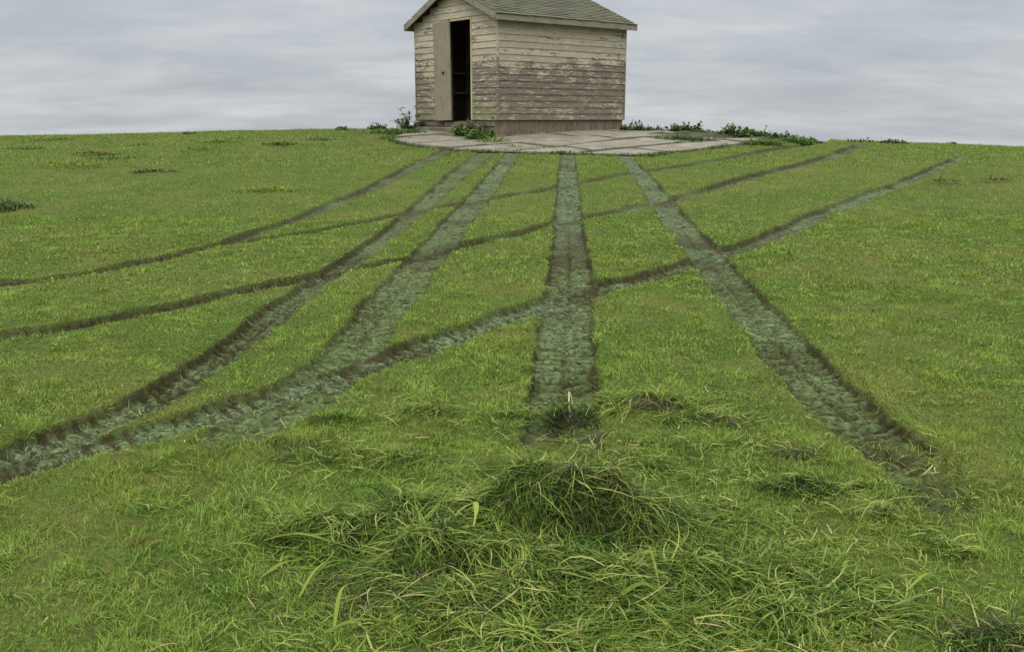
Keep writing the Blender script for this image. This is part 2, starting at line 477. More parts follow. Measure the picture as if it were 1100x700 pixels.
def mat_plain(name, c, r=.6, met=0):
    m, nt, b = new_mat(name)
    p = pos(nt, 'obj')
    col = ramp(nt, noise(nt, p, 30, 4, .6), [(.3, tuple(x * .7 for x in c)), (.7, c)])
    nt.links.new(col, b.inputs['Base Color']); b.inputs['Roughness'].default_value = r; b.inputs['Metallic'].default_value = met
    return m
M['iron'] = mat_plain('rusty_iron', (.05, .035, .028), .7, .4)

# ------------------------------------------------------------------ ground sheet
def build_ground():
    ang = np.concatenate([np.linspace(-180, -36, 49)[:-1], np.linspace(-36, -30.2, 20)[:-1], np.linspace(-30.2, 30.2, 1150), np.linspace(30.2, 36, 20)[1:], np.linspace(36, 180, 49)[1:-1]])
    vv = np.arange(860, 150, -.8)
    rr = [.15, .4, .7, .95]
    last = 1.1
    for v in vv:
        a = PITCH + math.atan((v - 350) / F)
        d = CAM_H / (math.tan(a) + .027)
        if d < last: continue
        if (d - last > .09 and d > 3) or d > 16: break
        rr.append(d); last = d
    while last < 30: last += .09; rr.append(last)
    while last < 900: last *= 1.06; rr.append(last)
    r = np.array(rr)
    A, Rr = np.meshgrid(np.radians(ang), r)
    x = (Rr * np.sin(A)).ravel(); y = (Rr * np.cos(A)).ravel()
    z, p, s = H(x, y, full=True)
    # earth cut away for the patio slabs is handled there; bare scuffs
    sp = np.zeros_like(x)
    for (u, v, rx, ry) in [(270, 543, .055, .06), (330, 573, .10, .05), (600, 462, .16, .10), (600, 490, .17, .04), (1013, 199, .3, .10), (1060, 197, .3, .06), (320, 482, .18, .06), (1000, 525, .15, .10), (440, 575, .1, .08)]:
        a, b_ = gp(u, v)
        sp = np.maximum(sp, np.exp(-((x - a) / rx) ** 2 - ((y - b_) / ry) ** 2) * 1.3 * (.75 + fbm(x, y, 14, 60, 2)))
    s = np.clip(np.maximum(s, sp), 0, 1)
    na, nr = len(ang), len(r)
    i, j = np.meshgrid(np.arange(nr - 1), np.arange(na), indexing='ij')
    j2 = (j + 1) % na
    q = np.stack([i * na + j, i * na + j2, (i + 1) * na + j2, (i + 1) * na + j], -1).reshape(-1, 4)[:, ::-1]
    verts = np.stack([x, y, z], 1)
    verts = np.vstack([verts, [[0, 0, H(0, 0)[0]]]])
    ce = len(verts) - 1
    jj = np.arange(na)
    tri = np.stack([np.full(na, ce), (jj + 1) % na, jj], 1)
    g = np_mesh('ground', verts, [q, tri], M['ground'], {'pressed': np.append(p, 0), 'soil': np.append(s, 0)}, smooth=True)
    tag(g, kind='structure')
    print('ground verts', len(verts))
build_ground()

# ------------------------------------------------------------------ blade generator
def blades(P, head, elev, length, width, droop, nseg=3, floor=None, flat=0.0, tint=None, curl=None):
    """P (n,3) roots. returns verts, quads, tris, tint-per-vertex"""
    n = len(P)
    pts = [P.copy()]
    cur = P.copy(); h = head.copy(); e = elev.copy()
    for k in range(nseg):
        st = length / nseg
        d = np.stack([np.cos(e) * np.sin(h), np.cos(e) * np.cos(h), np.sin(e)], 1)
        cur = cur + d * st[:, None]
        if floor is not None:
            fz = floor(cur[:, 0], cur[:, 1])
            low = cur[:, 2] < fz + .002
            cur[low, 2] = fz[low] + .002 + rng.random(low.sum()) * .004
        pts.append(cur.copy())
        e = e - droop / nseg
        if curl is not None: h = h + curl / nseg
    side_h = np.stack([np.cos(head), -np.sin(head), np.zeros(n)], 1)
    tw = rng.normal(0, .5, n) * (1 - flat)
    sd_ = side_h * np.cos(tw)[:, None]; sd_[:, 2] += np.sin(tw)
    V = []
    prof = np.array([.75, 1.0, .95, .8, .55, .3, .2])[:nseg] if nseg > 3 else np.array([.85, 1.0, .65])[:nseg]
    for k in range(nseg):
        ww = (width * .5 * prof[k])[:, None] * sd_
        V += [pts[k] - ww, pts[k] + ww]
    V.append(pts[nseg])
    V = np.stack(V, 1)                     # n, 2*nseg+1, 3
    m = 2 * nseg + 1
    o = (np.arange(n) * m)[:, None]
    quads = [np.concatenate([o + 2*k, o + 2*k+1, o + 2*k+3, o + 2*k+2], 1) for k in range(nseg - 1)]
    tri = np.concatenate([o + 2*(nseg-1), o + 2*(nseg-1)+1, o + 2*nseg], 1)
    if tint is None: tint = rng.random(n)
    tv = np.repeat(tint, m)
    q = np.concatenate(quads) if quads else np.zeros((0, 4), int)
    return V.reshape(-1, 3), q, tri, tv

def blade_obj(name, mat, parts, parent=None):
    off = 0; Vs, Qs, Ts, tv = [], [], [], []
    for V, q, t, ti in parts:
        Vs.append(V); Qs.append(q + off); Ts.append(t + off); tv.append(ti); off += len(V)
    fl = [np.concatenate(Qs), np.concatenate(Ts)]
    fl = [f for f in fl if len(f)]
    return np_mesh(name, np.concatenate(Vs), fl, mat, {'tint': np.concatenate(tv)}, parent=parent)

# ------------------------------------------------------------------ patio outline (used to keep the lawn off it)
def hull(pts):
    pts = sorted(set(pts))
    def half(ps):
        o = []
        for p in ps:
            while len(o) > 1 and (o[-1][0]-o[-2][0])*(p[1]-o[-2][1]) - (o[-1][1]-o[-2][1])*(p[0]-o[-2][0]) <= 0: o.pop()
            o.append(p)
        return o[:-1]
    return half(pts) + half(pts[::-1])

SHED_A = R(39)
av = np.array([math.cos(SHED_A), math.sin(SHED_A)]); bv = np.array([-av[1], av[0]])
COR = np.array([-.302, 20.5])
SL, SW = 3.82, 3.13
def shed_w(a, b): return tuple(COR + av * a + bv * b)
PATIO = hull([gp(420,151.5), gp(446,156.5), gp(500,161.5), gp(560,164), gp(630,165.5), gp(690,167.3), gp(735,163), gp(780,157.5), gp(830,151.3), gp(800,148.5), gp(740,145)] +
             [shed_w(SL + .4, -.15), shed_w(SL * .8, .5), shed_w(0, SW * .9)])
def in_poly(x, y, poly, grow=0.0):
    ins = np.ones(x.shape, bool)
    for i in range(len(poly)):
        a = poly[i]; b = poly[(i + 1) % len(poly)]
        dx, dy = b[0] - a[0], b[1] - a[1]; L = math.hypot(dx, dy)
        ins &= ((dx * (y - a[1]) - dy * (x - a[0])) / L) > -grow
    return ins

# ------------------------------------------------------------------ lawn
def lawn():
    parts = []
    def zone(y0, y1, dens, ln, wd, nseg):
        area = 1.28 * (y1**2 - y0**2) / 2
        n = int(area * dens)
        y = np.sqrt(rng.random(n) * (y1**2 - y0**2) + y0**2)
        x = (rng.random(n) * 2 - 1) * .64 * y
        _, pr, so = ruts(x, y)
        keep = (rng.random(n) > np.maximum(pr * (1.9 if y0 < 9 else 4), so * (1.0 if y0 < 9 else 1.8))) & ~in_poly(x, y, PATIO, -.03)
        cl = fbm(x, y, 12, 70, 3); sh = fbm(x, y, 2.0, 74, 2)
        keep &= rng.random(n) < .95 + cl * .35
        x, y, cl, sh = x[keep], y[keep], cl[keep], sh[keep]; n = len(x)
        z = H(x, y) - .004
        h = rng.random(n) * 2 * np.pi
        # combed patches: neighbouring blades lean alike
        hd = fbm(x, y, 5, 80, 2) * 9
        mixm = rng.random(n) < .40
        h = np.where(mixm, hd + rng.normal(0, .6, n), h)
        e = np.clip(rng.normal(.85, .4, n), .1, 1.5)
        L = ln * np.exp(rng.normal(0, .3, n)) * np.clip(1 + cl * 1.3 + sh * .5, .7, 2.0)
        W = wd * np.exp(rng.normal(0, .25, n))
        t = np.clip(rng.normal(.5, .27, n) + cl * .35, 0, 1)
        t = np.where(rng.random(n) < .035, .93 + rng.random(n) * .07, np.minimum(t, .93))
        parts.append(blades(np.stack([x, y, z], 1), h, e, L, W, rng.random(n) * 1.1, nseg, tint=t))
    zone(1.45, 3.2, 52000, .017, .0020, 3)
    zone(3.2, 5.5, 22000, .015, .0032, 2)
    zone(5.5, 9, 7500, .016, .0055, 2)
    zone(9, 15, 2600, .018, .009, 1)
    zone(15, 26.5, 900, .026, .016, 1)
    o = blade_obj('lawn_grass', M['lawn'], parts)
    tag(o, 'short mown green lawn grass covering the whole field', 'grass', kind='stuff')
    print('lawn faces', len(o.data.polygons))
lawn()

# ------------------------------------------------------------------ pressed grass of each tyre track
def tracks():
    for T in TRK:
        hw, s0, s1, lab, Q = T
        parts = []
        acc = 0
        for i in range(len(Q) - 1):
            a = Q[i]; d = Q[i+1] - a; L = math.hypot(*d); yy = max(1.5, a[1]); f = i / (len(Q) - 1)
            stg = s0 + (s1 - s0) * f
            sc = np.clip((yy / 3.4), .8, 6)
            dens = 3000 / sc ** 1.75 * stg
            n = rng.poisson(L * hw * 2 * dens)
            if n == 0: continue
            t = rng.random(n); tt = (rng.random(n) * 2 - 1) * hw * .93
            nx, ny = d[1] / L, -d[0] / L
            x = a[0] + d[0] * t + nx * tt; y = a[1] + d[1] * t + ny * tt
            _, pr, so = ruts(x, y)
            k = (rng.random(n) < pr) & (rng.random(n) > so * .95) & (np.abs(tt) > .014)
            g1 = np.zeros(n)
            ph = -np.sin(2 * np.pi * ((acc + t * L) / .070 + np.abs(tt) / hw * .35 + (tt > 0) * .35 + fbm(x, y, 6, 41, 2) * .9))
            k &= (rng.random(n) < .5 - .5 * -ph) | (yy > 8)
            x, y, tt = x[k], y[k], tt[k]; n = len(x)
            acc += L
            if n == 0: continue
            hdir = math.atan2(nx, ny)
            h = hdir + np.where(rng.random(n) < .5, 0, np.pi) + rng.normal(0, .45, n) + np.sign(tt) * .25
            e = np.clip(rng.normal(.04, .10, n), -.05, .4)
            Lb = .030 * np.exp(rng.normal(0, .35, n)) * min(sc, 2.0) ** .6
            W = .0034 * sc ** .85 * np.exp(rng.normal(0, .25, n))
            z = H(x, y) + .001
            parts.append(blades(np.stack([x, y, z], 1), h, e, Lb, W, rng.normal(.25, .2, n), 2, flat=.4, tint=np.clip(rng.normal(.50, .20, n), 0, .95), floor=lambda X, Y: H(X, Y)))
        o = blade_obj('tyre_track', M['pressed'], parts)
        tag(o, lab, kind='structure')
tracks()

# ------------------------------------------------------------------ patio
def clip_poly(sub, clip):
    out = sub
    for i in range(len(clip)):
        a = clip[i]; b = clip[(i + 1) % len(clip)]
        inp = out; out = []
        if not inp: break
        def side(p): return (b[0]-a[0])*(p[1]-a[1]) - (b[1]-a[1])*(p[0]-a[0])
        for j in range(len(inp)):
            p, q = inp[j - 1], inp[j]
            sp_, sq = side(p), side(q)
            if (sp_ >= 0) != (sq >= 0):
                t = sp_ / (sp_ - sq); out.append((p[0] + (q[0]-p[0]) * t, p[1] + (q[1]-p[1]) * t))
            if sq >= 0: out.append(q)
    return out
def patio():
    # earth bed under the slabs
    bm = bmesh.new()
    n = 70
    xs = np.linspace(min(p[0] for p in PATIO), max(p[0] for p in PATIO), n); ys = np.linspace(min(p[1] for p in PATIO), max(p[1] for p in PATIO), n)
    X, Y = np.meshgrid(xs, ys); Z = H(X.ravel(), Y.ravel(), rut=False).reshape(n, n) + .012
    ins = in_poly(X, Y, PATIO, .12)
    V = {}
    for i in range(n - 1):
        for j in range(n - 1):
            if ins[i, j] and ins[i+1, j] and ins[i, j+1] and ins[i+1, j+1]:
                f = []
                for a, b in ((i, j), (i, j+1), (i+1, j+1), (i+1, j)):
                    if (a, b) not in V: V[a, b] = bm.verts.new((X[a, b], Y[a, b], Z[a, b]))
                    f.append(V[a, b])
                bm.faces.new(f)
    me = bpy.data.meshes.new('patio'); bm.to_mesh(me); bm.free(); me.materials.append(M['soil'])
    pat = bpy.data.objects.new('patio', me); C.objects.link(pat); tag(pat, kind='structure')
    rows = [-4.2, -3.25, -2.2, -1.1, -.03, 1.2, 2.4, 3.6]
    for ri in range(len(rows) - 1):
        a0 = -5 + random.random()
        while a0 < 8:
            ln = random.uniform(1.5, 2.6)
            g = .038
            cell = [(a0 + g, rows[ri] + g), (a0 + ln - g, rows[ri] + g), (a0 + ln - g, rows[ri+1] - g), (a0 + g, rows[ri+1] - g)]
            a0 += ln
            # densify the edges, so a broken rim can be uneven
            poly = [shed_w(*p) for p in cell]
            poly = clip_poly(poly, PATIO)
            if len(poly) < 3: continue
            ar = abs(sum(poly[k-1][0]*poly[k][1] - poly[k][0]*poly[k-1][1] for k in range(len(poly)))) / 2
            if ar < .12: continue
            dens = []
            for k in range(len(poly)):
                p, q = poly[k-1], poly[k]; L = math.hypot(q[0]-p[0], q[1]-p[1]); m = max(1, int(L / .12))
                for s in range(m): dens.append((p[0] + (q[0]-p[0]) * s / m, p[1] + (q[1]-p[1]) * s / m))
            cx = sum(p[0] for p in dens) / len(dens); cy = sum(p[1] for p in dens) / len(dens)
            e = .35
            h0 = float(base(cx, cy)); gx = float(base(cx+e, cy) - base(cx-e, cy)) / (2*e) + random.uniform(-.006, .006); gy = float(base(cx, cy+e) - base(cx, cy-e)) / (2*e) + random.uniform(-.008, .008)
            dz = .040 + random.uniform(-.010, .014) + float(H(cx, cy, rut=False)[0]) - h0
            bm = bmesh.new(); top = []; bot = []
            for (x, y) in dens:
                jx, jy = random.uniform(-.012, .012) + .16 * float(vnoise(x, y, 1.3, 200)), random.uniform(-.012, .012) + .20 * float(vnoise(x, y, 1.6, 210)) + .07 * float(vnoise(x, y, 6, 212))
                zt = h0 + gx * (x - cx) + gy * (y - cy) + dz
                top.append(bm.verts.new((x + jx, y + jy, zt))); bot.append(bm.verts.new((x + jx, y + jy, zt - .12)))
            bm.faces.new(top)
            for k in range(len(top)): bm.faces.new((top[k-1], bot[k-1], bot[k], top[k]))
            bmesh.ops.recalc_face_normals(bm, faces=bm.faces)
            bmesh.ops.bevel(bm, geom=[ed for ed in bm.edges if all(v in top for v in ed.verts)], offset=.008, segments=2, affect='EDGES')
            me = bpy.data.meshes.new('slab'); bm.to_mesh(me); bm.free(); me.materials.append(M['slab'])
            o = bpy.data.objects.new('slab', me); C.objects.link(o); o.parent = pat
patio()

# ------------------------------------------------------------------ shed
class MB:
    def __init__(s): s.v = []; s.f = []; s.t = []
    def add(s, vs, fs, tint=.5):
        o = len(s.v); s.v += [tuple(v) for v in vs]; s.f += [tuple(i + o for i in f) for f in fs]; s.t += [tint] * len(vs)
    def box(s, x0, x1, y0, y1, z0, z1, tint=None):
        vs = [(x0,y0,z0),(x1,y0,z0),(x1,y1,z0),(x0,y1,z0),(x0,y0,z1),(x1,y0,z1),(x1,y1,z1),(x0,y1,z1)]
        s.add(vs, [(0,3,2,1),(4,5,6,7),(0,1,5,4),(1,2,6,5),(2,3,7,6),(3,0,4,7)], random.random() if tint is None else tint)
    def build(s, name, mat, parent=None, bevel=0.0, smooth=False):
        me = bpy.data.meshes.new(name); me.from_pydata(s.v, [], s.f); me.materials.append(mat)
        a = me.attributes.new('tint', 'FLOAT', 'POINT'); a.data.foreach_set('value', np.array(s.t, np.float32))
        o = bpy.data.objects.new(name, me); C.objects.link(o); o.parent = parent
        bm = bmesh.new(); bm.from_mesh(me); bmesh.ops.recalc_face_normals(bm, faces=bm.faces)
        if bevel: bmesh.ops.bevel(bm, geom=bm.edges[:], offset=bevel, segments=1, affect='EDGES')
        bm.to_mesh(me); bm.free()
        return o

gz = float(base(*COR)) - .01
SK = float(CAM_H - .04 - gz)          # plinth height
WH = 2.20                             # boarded wall height at the eaves
COURSE = WH / 16
PIT = math.tan(R(23.5))
OV = .17
def shed():
    root = bpy.data.objects.new('shed', None); C.objects.link(root)
    root.location = (COR[0], COR[1], gz); root.rotation_euler = (0, 0, SHED_A)
    tag(root, 'small weathered cream clapboard shed with open door and mossy roof on the hilltop', 'shed')
    def board(mb, along, out, s0, s1, z0, z1, tint, cut=None):
        """wedge board on a wall: along/out are functions (s, depth) -> (x, y)"""
        m = max(1, int((s1 - s0) / .25)); top = []; 
        vs = []; fs = []
        for k in range(m + 1):
            s = s0 + (s1 - s0) * k / m
            j = random.uniform(-.0035, .0035); jo = random.uniform(0, .005)
            for (dpt, z) in ((0, z0), (.024 + jo, z0 + j), (.010, z1 + .012), (0, z1 + .012)):
                x, y = along(s, dpt); vs.append((x, y, z))
            if k:
                a = 4 * (k - 1); b = 4 * k
                fs += [(a, a+1, b+1, b), (a+1, a+2, b+2, b+1), (a+2, a+3, b+3, b+2), (a+3, a, b, b+3)]
        fs += [(0, 3, 2, 1), (4*m, 4*m+1, 4*m+2, 4*m+3)]
        mb.add(vs, fs, tint)
    def run(mb, along, s0, s1, z0, z1):
        if s1 - s0 < .03: return
        if s1 - s0 > 2.0 and random.random() < .75:
            c = random.uniform(s0 + .7, s1 - .7)
            board(mb, along, None, s0, c - .002, z0, z1, random.random()); board(mb, along, None, c + .002, s1, z0, z1, random.random())
        else: board(mb, along, None, s0, s1, z0, z1, random.random())
    # long wall facing right
    mb = MB()
    for k in range(16): run(mb, lambda s, d: (s, -d), .012, SL - .012, SK + k * COURSE, SK + (k + 1) * COURSE)
    mb.build('side_wall', M['boards'], root)
    mb = MB()
    for k in range(16): run(mb, lambda s, d: (s, SW + d), .012, SL - .012, SK + k * COURSE, SK + (k + 1) * COURSE)
    mb.build('side_wall', M['boards'], root)
    # door opening on the gable wall, by distance from the near corner
    D0, D1 = DOOR
    DH = DOOR_H
    def top_of(s): return SK + WH + min(s, SW - s) * PIT + .02
    for back in (False, True):
        mb = MB(); k = 0
        while True:
            z0 = SK + k * COURSE; z1 = z0 + COURSE; k += 1
            zc = z1 - SK - WH
            e = max(0, zc / PIT) if zc > 0 else 0
            if e > SW / 2 - .05: break
            al = (lambda s, d: (SL + d, s)) if back else (lambda s, d: (-d, s))
            if not back and z0 < SK + DH - .03:
                run(mb, al, e + .012, D0 - .05, z0, z1); run(mb, al, D1 + .05, SW - e - .012, z0, z1)
            else: run(mb, al, e + .012, SW - e - .012, z0, z1)
        mb.build('gable_wall', M['boards_front'] if not back else M['boards'], root)
    # inner lining and frame, set behind the boards
    mb = MB()
    mb.box(.03, SL - .03, .004, .02, SK - .02, SK + WH, .5); mb.box(.03, SL - .03, SW - .02, SW - .004, SK - .02, SK + WH, .5)
    mb.box(SL - .02, SL - .004, .02, SW - .02, SK - .02, SK + WH, .5)
    mb.box(.004, .02, .02, D0 - .05, SK - .02, SK + WH, .5); mb.box(.004, .02, D1 + .05, SW - .02, SK - .02, SK + WH, .5)
    mb.box(.004, .02, D0 - .05, D1 + .05, SK + DH + .02, SK + WH, .5)
    for xx in ((.004, .02), (SL - .02, SL - .004)):
        hgt = (SW / 2) * PIT
        mb.add([(xx[0], 0.05, SK + WH), (xx[0], SW - .05, SK + WH), (xx[0], SW / 2, SK + WH + hgt - .05), (xx[1], .05, SK + WH), (xx[1], SW - .05, SK + WH), (xx[1], SW / 2, SK + WH + hgt - .05)],
               [(0, 2, 1), (3, 4, 5), (0, 1, 4, 3), (1, 2, 5, 4), (2, 0, 3, 5)])
    mb.build('lining', M['inside'], root)
    mb = MB(); mb.box(.03, SL - .03, .03, SW - .03, SK - .06, SK - .022); mb.build('floor', M['inside'], root)
    for x in (.42, .92, 1.45, 2.1, 2.8, 3.4):
        mb = MB(); mb.box(x, x + .07, SW - .10, SW - .021, SK - .02, SK + WH - .02); mb.build('stud', M['stud'], root)
    for z in (.62, 1.08):
        mb = MB(); mb.box(.06, SL - .06, SW - .30, SW - .101, SK + z, SK + z + .03); mb.build('shelf', M['stud'], root)
    for x in (.75, 1.42):
        mb = MB(); mb.box(x, x + .06, SW - .36, SW - .302, SK - .02, SK + 1.5); mb.build('shelf_post', M['stud'], root)
    # corner boards
    for (x, y) in ((0, 0), (SL, 0), (0, SW), (SL, SW)):
        sx = -1 if x == 0 else 1; sy = -1 if y == 0 else 1
        mb = MB(); x0, x1 = sorted((x - sx * .014, x + sx * .030)); y0, y1 = sorted((y - sy * .014, y + sy * .030))
        mb.box(x0, x1, y0, y1, SK - .01, SK + WH + .02, .5); mb.build('corner_board', M['boards'], root, .003)
    # plinth: long side of wide vertical boards, front of timber and brick
    mb = MB(); s = 0
    while s < SL - .01:
        e = min(SL, s + random.uniform(.28, .75))
        mb.box(s + .002, e - .002, .02, .05 + random.uniform(-.006, .004), -.35, SK - .012); s = e
    mb.box(0, SL, .055, .12, -.35, SK - .02)
    mb.build('plinth', M['skirt'], root, .003)
    mb = MB(); mb.box(.02, .06, .055, SW, -.35, SK - .14, .3); mb.box(.0, .055, .06, D0 + .1, SK - .136, SK - .012, .8); mb.box(.0, .055, D1 - .25, SW, SK - .136, SK - .012, .8)
    mb.box(SL - .06, SL - .02, .12, SW - .0, -.35, SK - .012); mb.box(.12, SL - .06, SW - .06, SW - .02, -.35, SK - .012)
    mb.build('plinth', M['skirt'], root, .004)
    # step and sill
    mb = MB(); mb.box(-.30, -.005, D0 + .05, D1 + .55, -.2, SK - .16, .4)
    mb.box(-.10, -.004, D0 - .02, D1 - .42, SK - .155, SK - .045, .4); mb.build('doorstep', M['step'], root, .012)
    # door frame
    mb = MB(); mb.box(-.034, .03, D0 - .05, D0, SK, SK + DH + .05); mb.box(-.034, .03, D1, D1 + .05, SK, SK + DH + .05)
    mb.box(-.036, .03, D0 - .052, D1 + .052, SK + DH, SK + DH + .045); mb.build('door_frame', M['trim'], root, .003)
    # door leaf: left leaf of a double door, ajar and sagging
    lw = LEAF
    d = bpy.data.objects.new('door', None)
    mb = MB(); nb = 4
    for k in range(nb):
        mb.box(-.018, .018, -lw + k * lw / nb + .0012, -lw + (k + 1) * lw / nb - .0012, .0, DH - .005 + .03, .3 + .15 * (k % 2))
    d = mb.build('door', M['door'], root, .002)
    d.location = (-.052, D1 - .005, SK - .02); d.rotation_euler = (R(-1.2), 0, R(LEAF_ANG))
    for z in (.32, DH - .35):
        mb = MB(); mb.box(-.023, -.0185, -.16, -.01, z, z + .028); mb.build('hinge', M['door'], d, .001)
    bm = bmesh.new(); bmesh.ops.create_uvsphere(bm, u_segments=16, v_segments=10, radius=.027)
    bmesh.ops.create_cone(bm, segments=16, radius1=.034, radius2=.034, depth=.008, cap_ends=True, matrix=Matrix.Translation((.022, 0, 0)) @ Matrix.Rotation(math.pi / 2, 4, 'Y'))
    bmesh.ops.create_cone(bm, segments=12, radius1=.012, radius2=.012, depth=.04, cap_ends=True, matrix=Matrix.Translation((.012, 0, 0)) @ Matrix.Rotation(math.pi / 2, 4, 'Y'))
    me = bpy.data.meshes.new('knob'); bm.to_mesh(me); bm.free(); me.materials.append(M['iron'])
    kn = bpy.data.objects.new('knob', me); C.objects.link(kn); kn.parent = d; kn.location = (-.044, -lw * .62, DH * .49)
    # roof: deck + shingles, two slopes
    zE = SK + WH - OV * PIT + .02           # deck underside at the eave line y=-OV
    half = SW / 2 + OV; sl = math.hypot(half, half * PIT); ang = math.atan(PIT)
    rf = None
    deck = MB()
    for sgn in (0, 1):
        def W(s, x, h, sgn=sgn):          # s up the slope, h normal offset
            y = -OV + s * math.cos(ang) - h * math.sin(ang); z = zE + s * math.sin(ang) + h * math.cos(ang)
            return (x, y if not sgn else SW - y, z)
        vs = [W(0, -OV, 0), W(0, SL + OV, 0), W(sl, SL + OV, 0), W(sl, -OV, 0), W(0, -OV, .03), W(0, SL + OV, .03), W(sl, SL + OV, .03), W(sl, -OV, .03)]
        deck.add(vs, [(0,3,2,1),(4,5,6,7),(0,1,5,4),(1,2,6,5),(2,3,7,6),(3,0,4,7)])
    rf = deck.build('roof', M['inside'], root)
    for sgn in (0, 1):
        def W(s, x, h, sgn=sgn):
            y = -OV + s * math.cos(ang) - h * math.sin(ang); z = zE + s * math.sin(ang) + h * math.cos(ang)
            return (x, y if not sgn else SW - y, z)
        mb = MB(); ex = .125; r = 0
        while r * ex < sl - .02:
            s0 = r * ex - (.03 if r == 0 else 0); x = -OV - .02 - (r % 2) * .1 + random.uniform(-.03, .03)
            while x < SL + OV + .02:
                wd = random.uniform(.16, .27); a = max(x, -OV - .025); b = min(x + wd - .005, SL + OV + .025)
                if b - a > .02:
                    j = random.uniform(-.007, .007); t = random.uniform(.008, .015); s1 = min(s0 + ex + .03, sl)
                    vs = [W(s0 + j, a, .031), W(s0 + j, b, .031), W(s1, b, .031), W(s1, a, .031), W(s0 + j, a, .032 + t + .008), W(s0 + j, b, .032 + t + .006), W(s1, b, .036), W(s1, a, .036)]
                    mb.add(vs, [(0,3,2,1),(4,5,6,7),(0,1,5,4),(1,2,6,5),(2,3,7,6),(3,0,4,7)], random.random())
                x += wd
            r += 1
        mb.build('shingles', M['roof'], rf)
        # barge boards, front and back, and the eave fascia
        for xb in (-OV - .028, SL + OV + .002):
            mb = MB(); hw_ = .115
            vs = []
            for xx in (xb, xb + .026):
                vs += [W(-.0, xx, -hw_ + .02), W(sl + hw_ * math.tan(ang) * -.0, xx, -hw_ + .02), W(sl, xx, .030), W(0, xx, .030)]
            # mitre at the ridge
            mb.add(vs, [(0,1,2,3),(4,7,6,5),(0,4,5,1),(1,5,6,2),(2,6,7,3),(3,7,4,0)])
            mb.build('barge_board', M['fascia'], rf, .002)
        mb = MB()
        y0, y1 = (-OV - .028, -OV - .003)
        if sgn: y0, y1 = SW + OV + .003, SW + OV + .028
        mb.box(-OV - .030, SL + OV + .030, y0, y1, zE - .105, zE + .022); mb.build('fascia', M['fascia'], rf, .002)
    mb = MB()
    zr = zE + sl * math.sin(ang)
    for k in range(16):
        x0 = -OV - .02 + k * (SL + 2 * OV + .04) / 16; x1 = x0 + (SL + 2 * OV + .04) / 16 + .02
        for sg in (-1, 1):
            vs = [(x0, SW/2, zr + .05), (x1, SW/2, zr + .056), (x1, SW/2 + sg * .13, zr + .052 - .13 * PIT), (x0, SW/2 + sg * .13, zr + .045 - .13 * PIT)]
            vs += [(v[0], v[1], v[2] - .012) for v in vs]
            mb.add(vs, [(0,1,2,3),(4,7,6,5),(0,4,5,1),(1,5,6,2),(2,6,7,3),(3,7,4,0)], random.random())
    mb.build('ridge_cap', M['roof'], rf)
    # checks against the reference
    if 0:
        pass
    for nm, p in {'corner base': (0, 0, 0), 'corner boards bottom': (0, 0, SK), 'corner top': (0, 0, SK + WH), 'right end top': (SL, 0, SK + WH), 'right end bottom': (SL, 0, SK),
                  'left end bottom': (0, SW, SK), 'left rake tip': (-OV, SW + OV, zE - .1), 'eave tip near': (-OV, -OV, zE), 'eave far': (SL + OV, -OV, zE), 'ridge': (-OV, SW / 2, zr),
                  'door R top': (0, D0, SK + DH), 'door L top': (0, D1, SK + DH), 'door R bot': (0, D0, SK)}.items():
        wp = (COR[0] + av[0] * p[0] + bv[0] * p[1], COR[1] + av[1] * p[0] + bv[1] * p[1], gz + p[2])
        print('CHK', nm, project(wp))
DOOR = (.93, 2.28); DOOR_H = 2.14; LEAF = .82; LEAF_ANG = -9
shed()

# ------------------------------------------------------------------ plants
def tuft(name, x, y, rad, hgt, n, mat, wid=.006, label=None, cat='plant', group=None, spread=1.0, leafy=False, z=None, nseg=4):
    r = np.sqrt(rng.random(n)) * rad; a = rng.random(n) * 2 * np.pi
    X = x + r * np.cos(a); Y = y + r * np.sin(a) * .8
    Z = H(X, Y) - .01 if z is None else np.full(n, z)
    hd = np.pi / 2 - a + rng.normal(0, .6, n)
    e = np.clip(rng.normal(1.15, .25, n) - r / rad * .35 * spread, .2, 1.55)
    L = hgt * np.exp(rng.normal(0, .3, n)) * (1.15 - .4 * r / rad)
    prt = [blades(np.stack([X, Y, Z], 1), hd, e, L, wid * np.exp(rng.normal(0, .25, n)), rng.random(n) * 1.3 * spread, nseg, tint=rng.random(n))]
    if leafy:
        # leaves scattered through the height of each plant
        m = n * 9
        k = rng.integers(0, n, m); f = .25 + .75 * rng.random(m)
        S = np.stack([X[k] + np.cos(e[k]) * np.sin(hd[k]) * L[k] * f, Y[k] + np.cos(e[k]) * np.cos(hd[k]) * L[k] * f, Z[k] + np.sin(e[k]) * L[k] * f * .92], 1)
        prt.append(blades(S, rng.random(m) * 6.28, rng.normal(.3, .45, m), hgt * .22 * np.exp(rng.normal(0, .25, m)), wid * 3.4 * np.exp(rng.normal(0, .2, m)), rng.random(m) * .9, 3, tint=rng.random(m)))
    o = blade_obj(name, mat, prt)
    tag(o, label, cat, group)
    return o

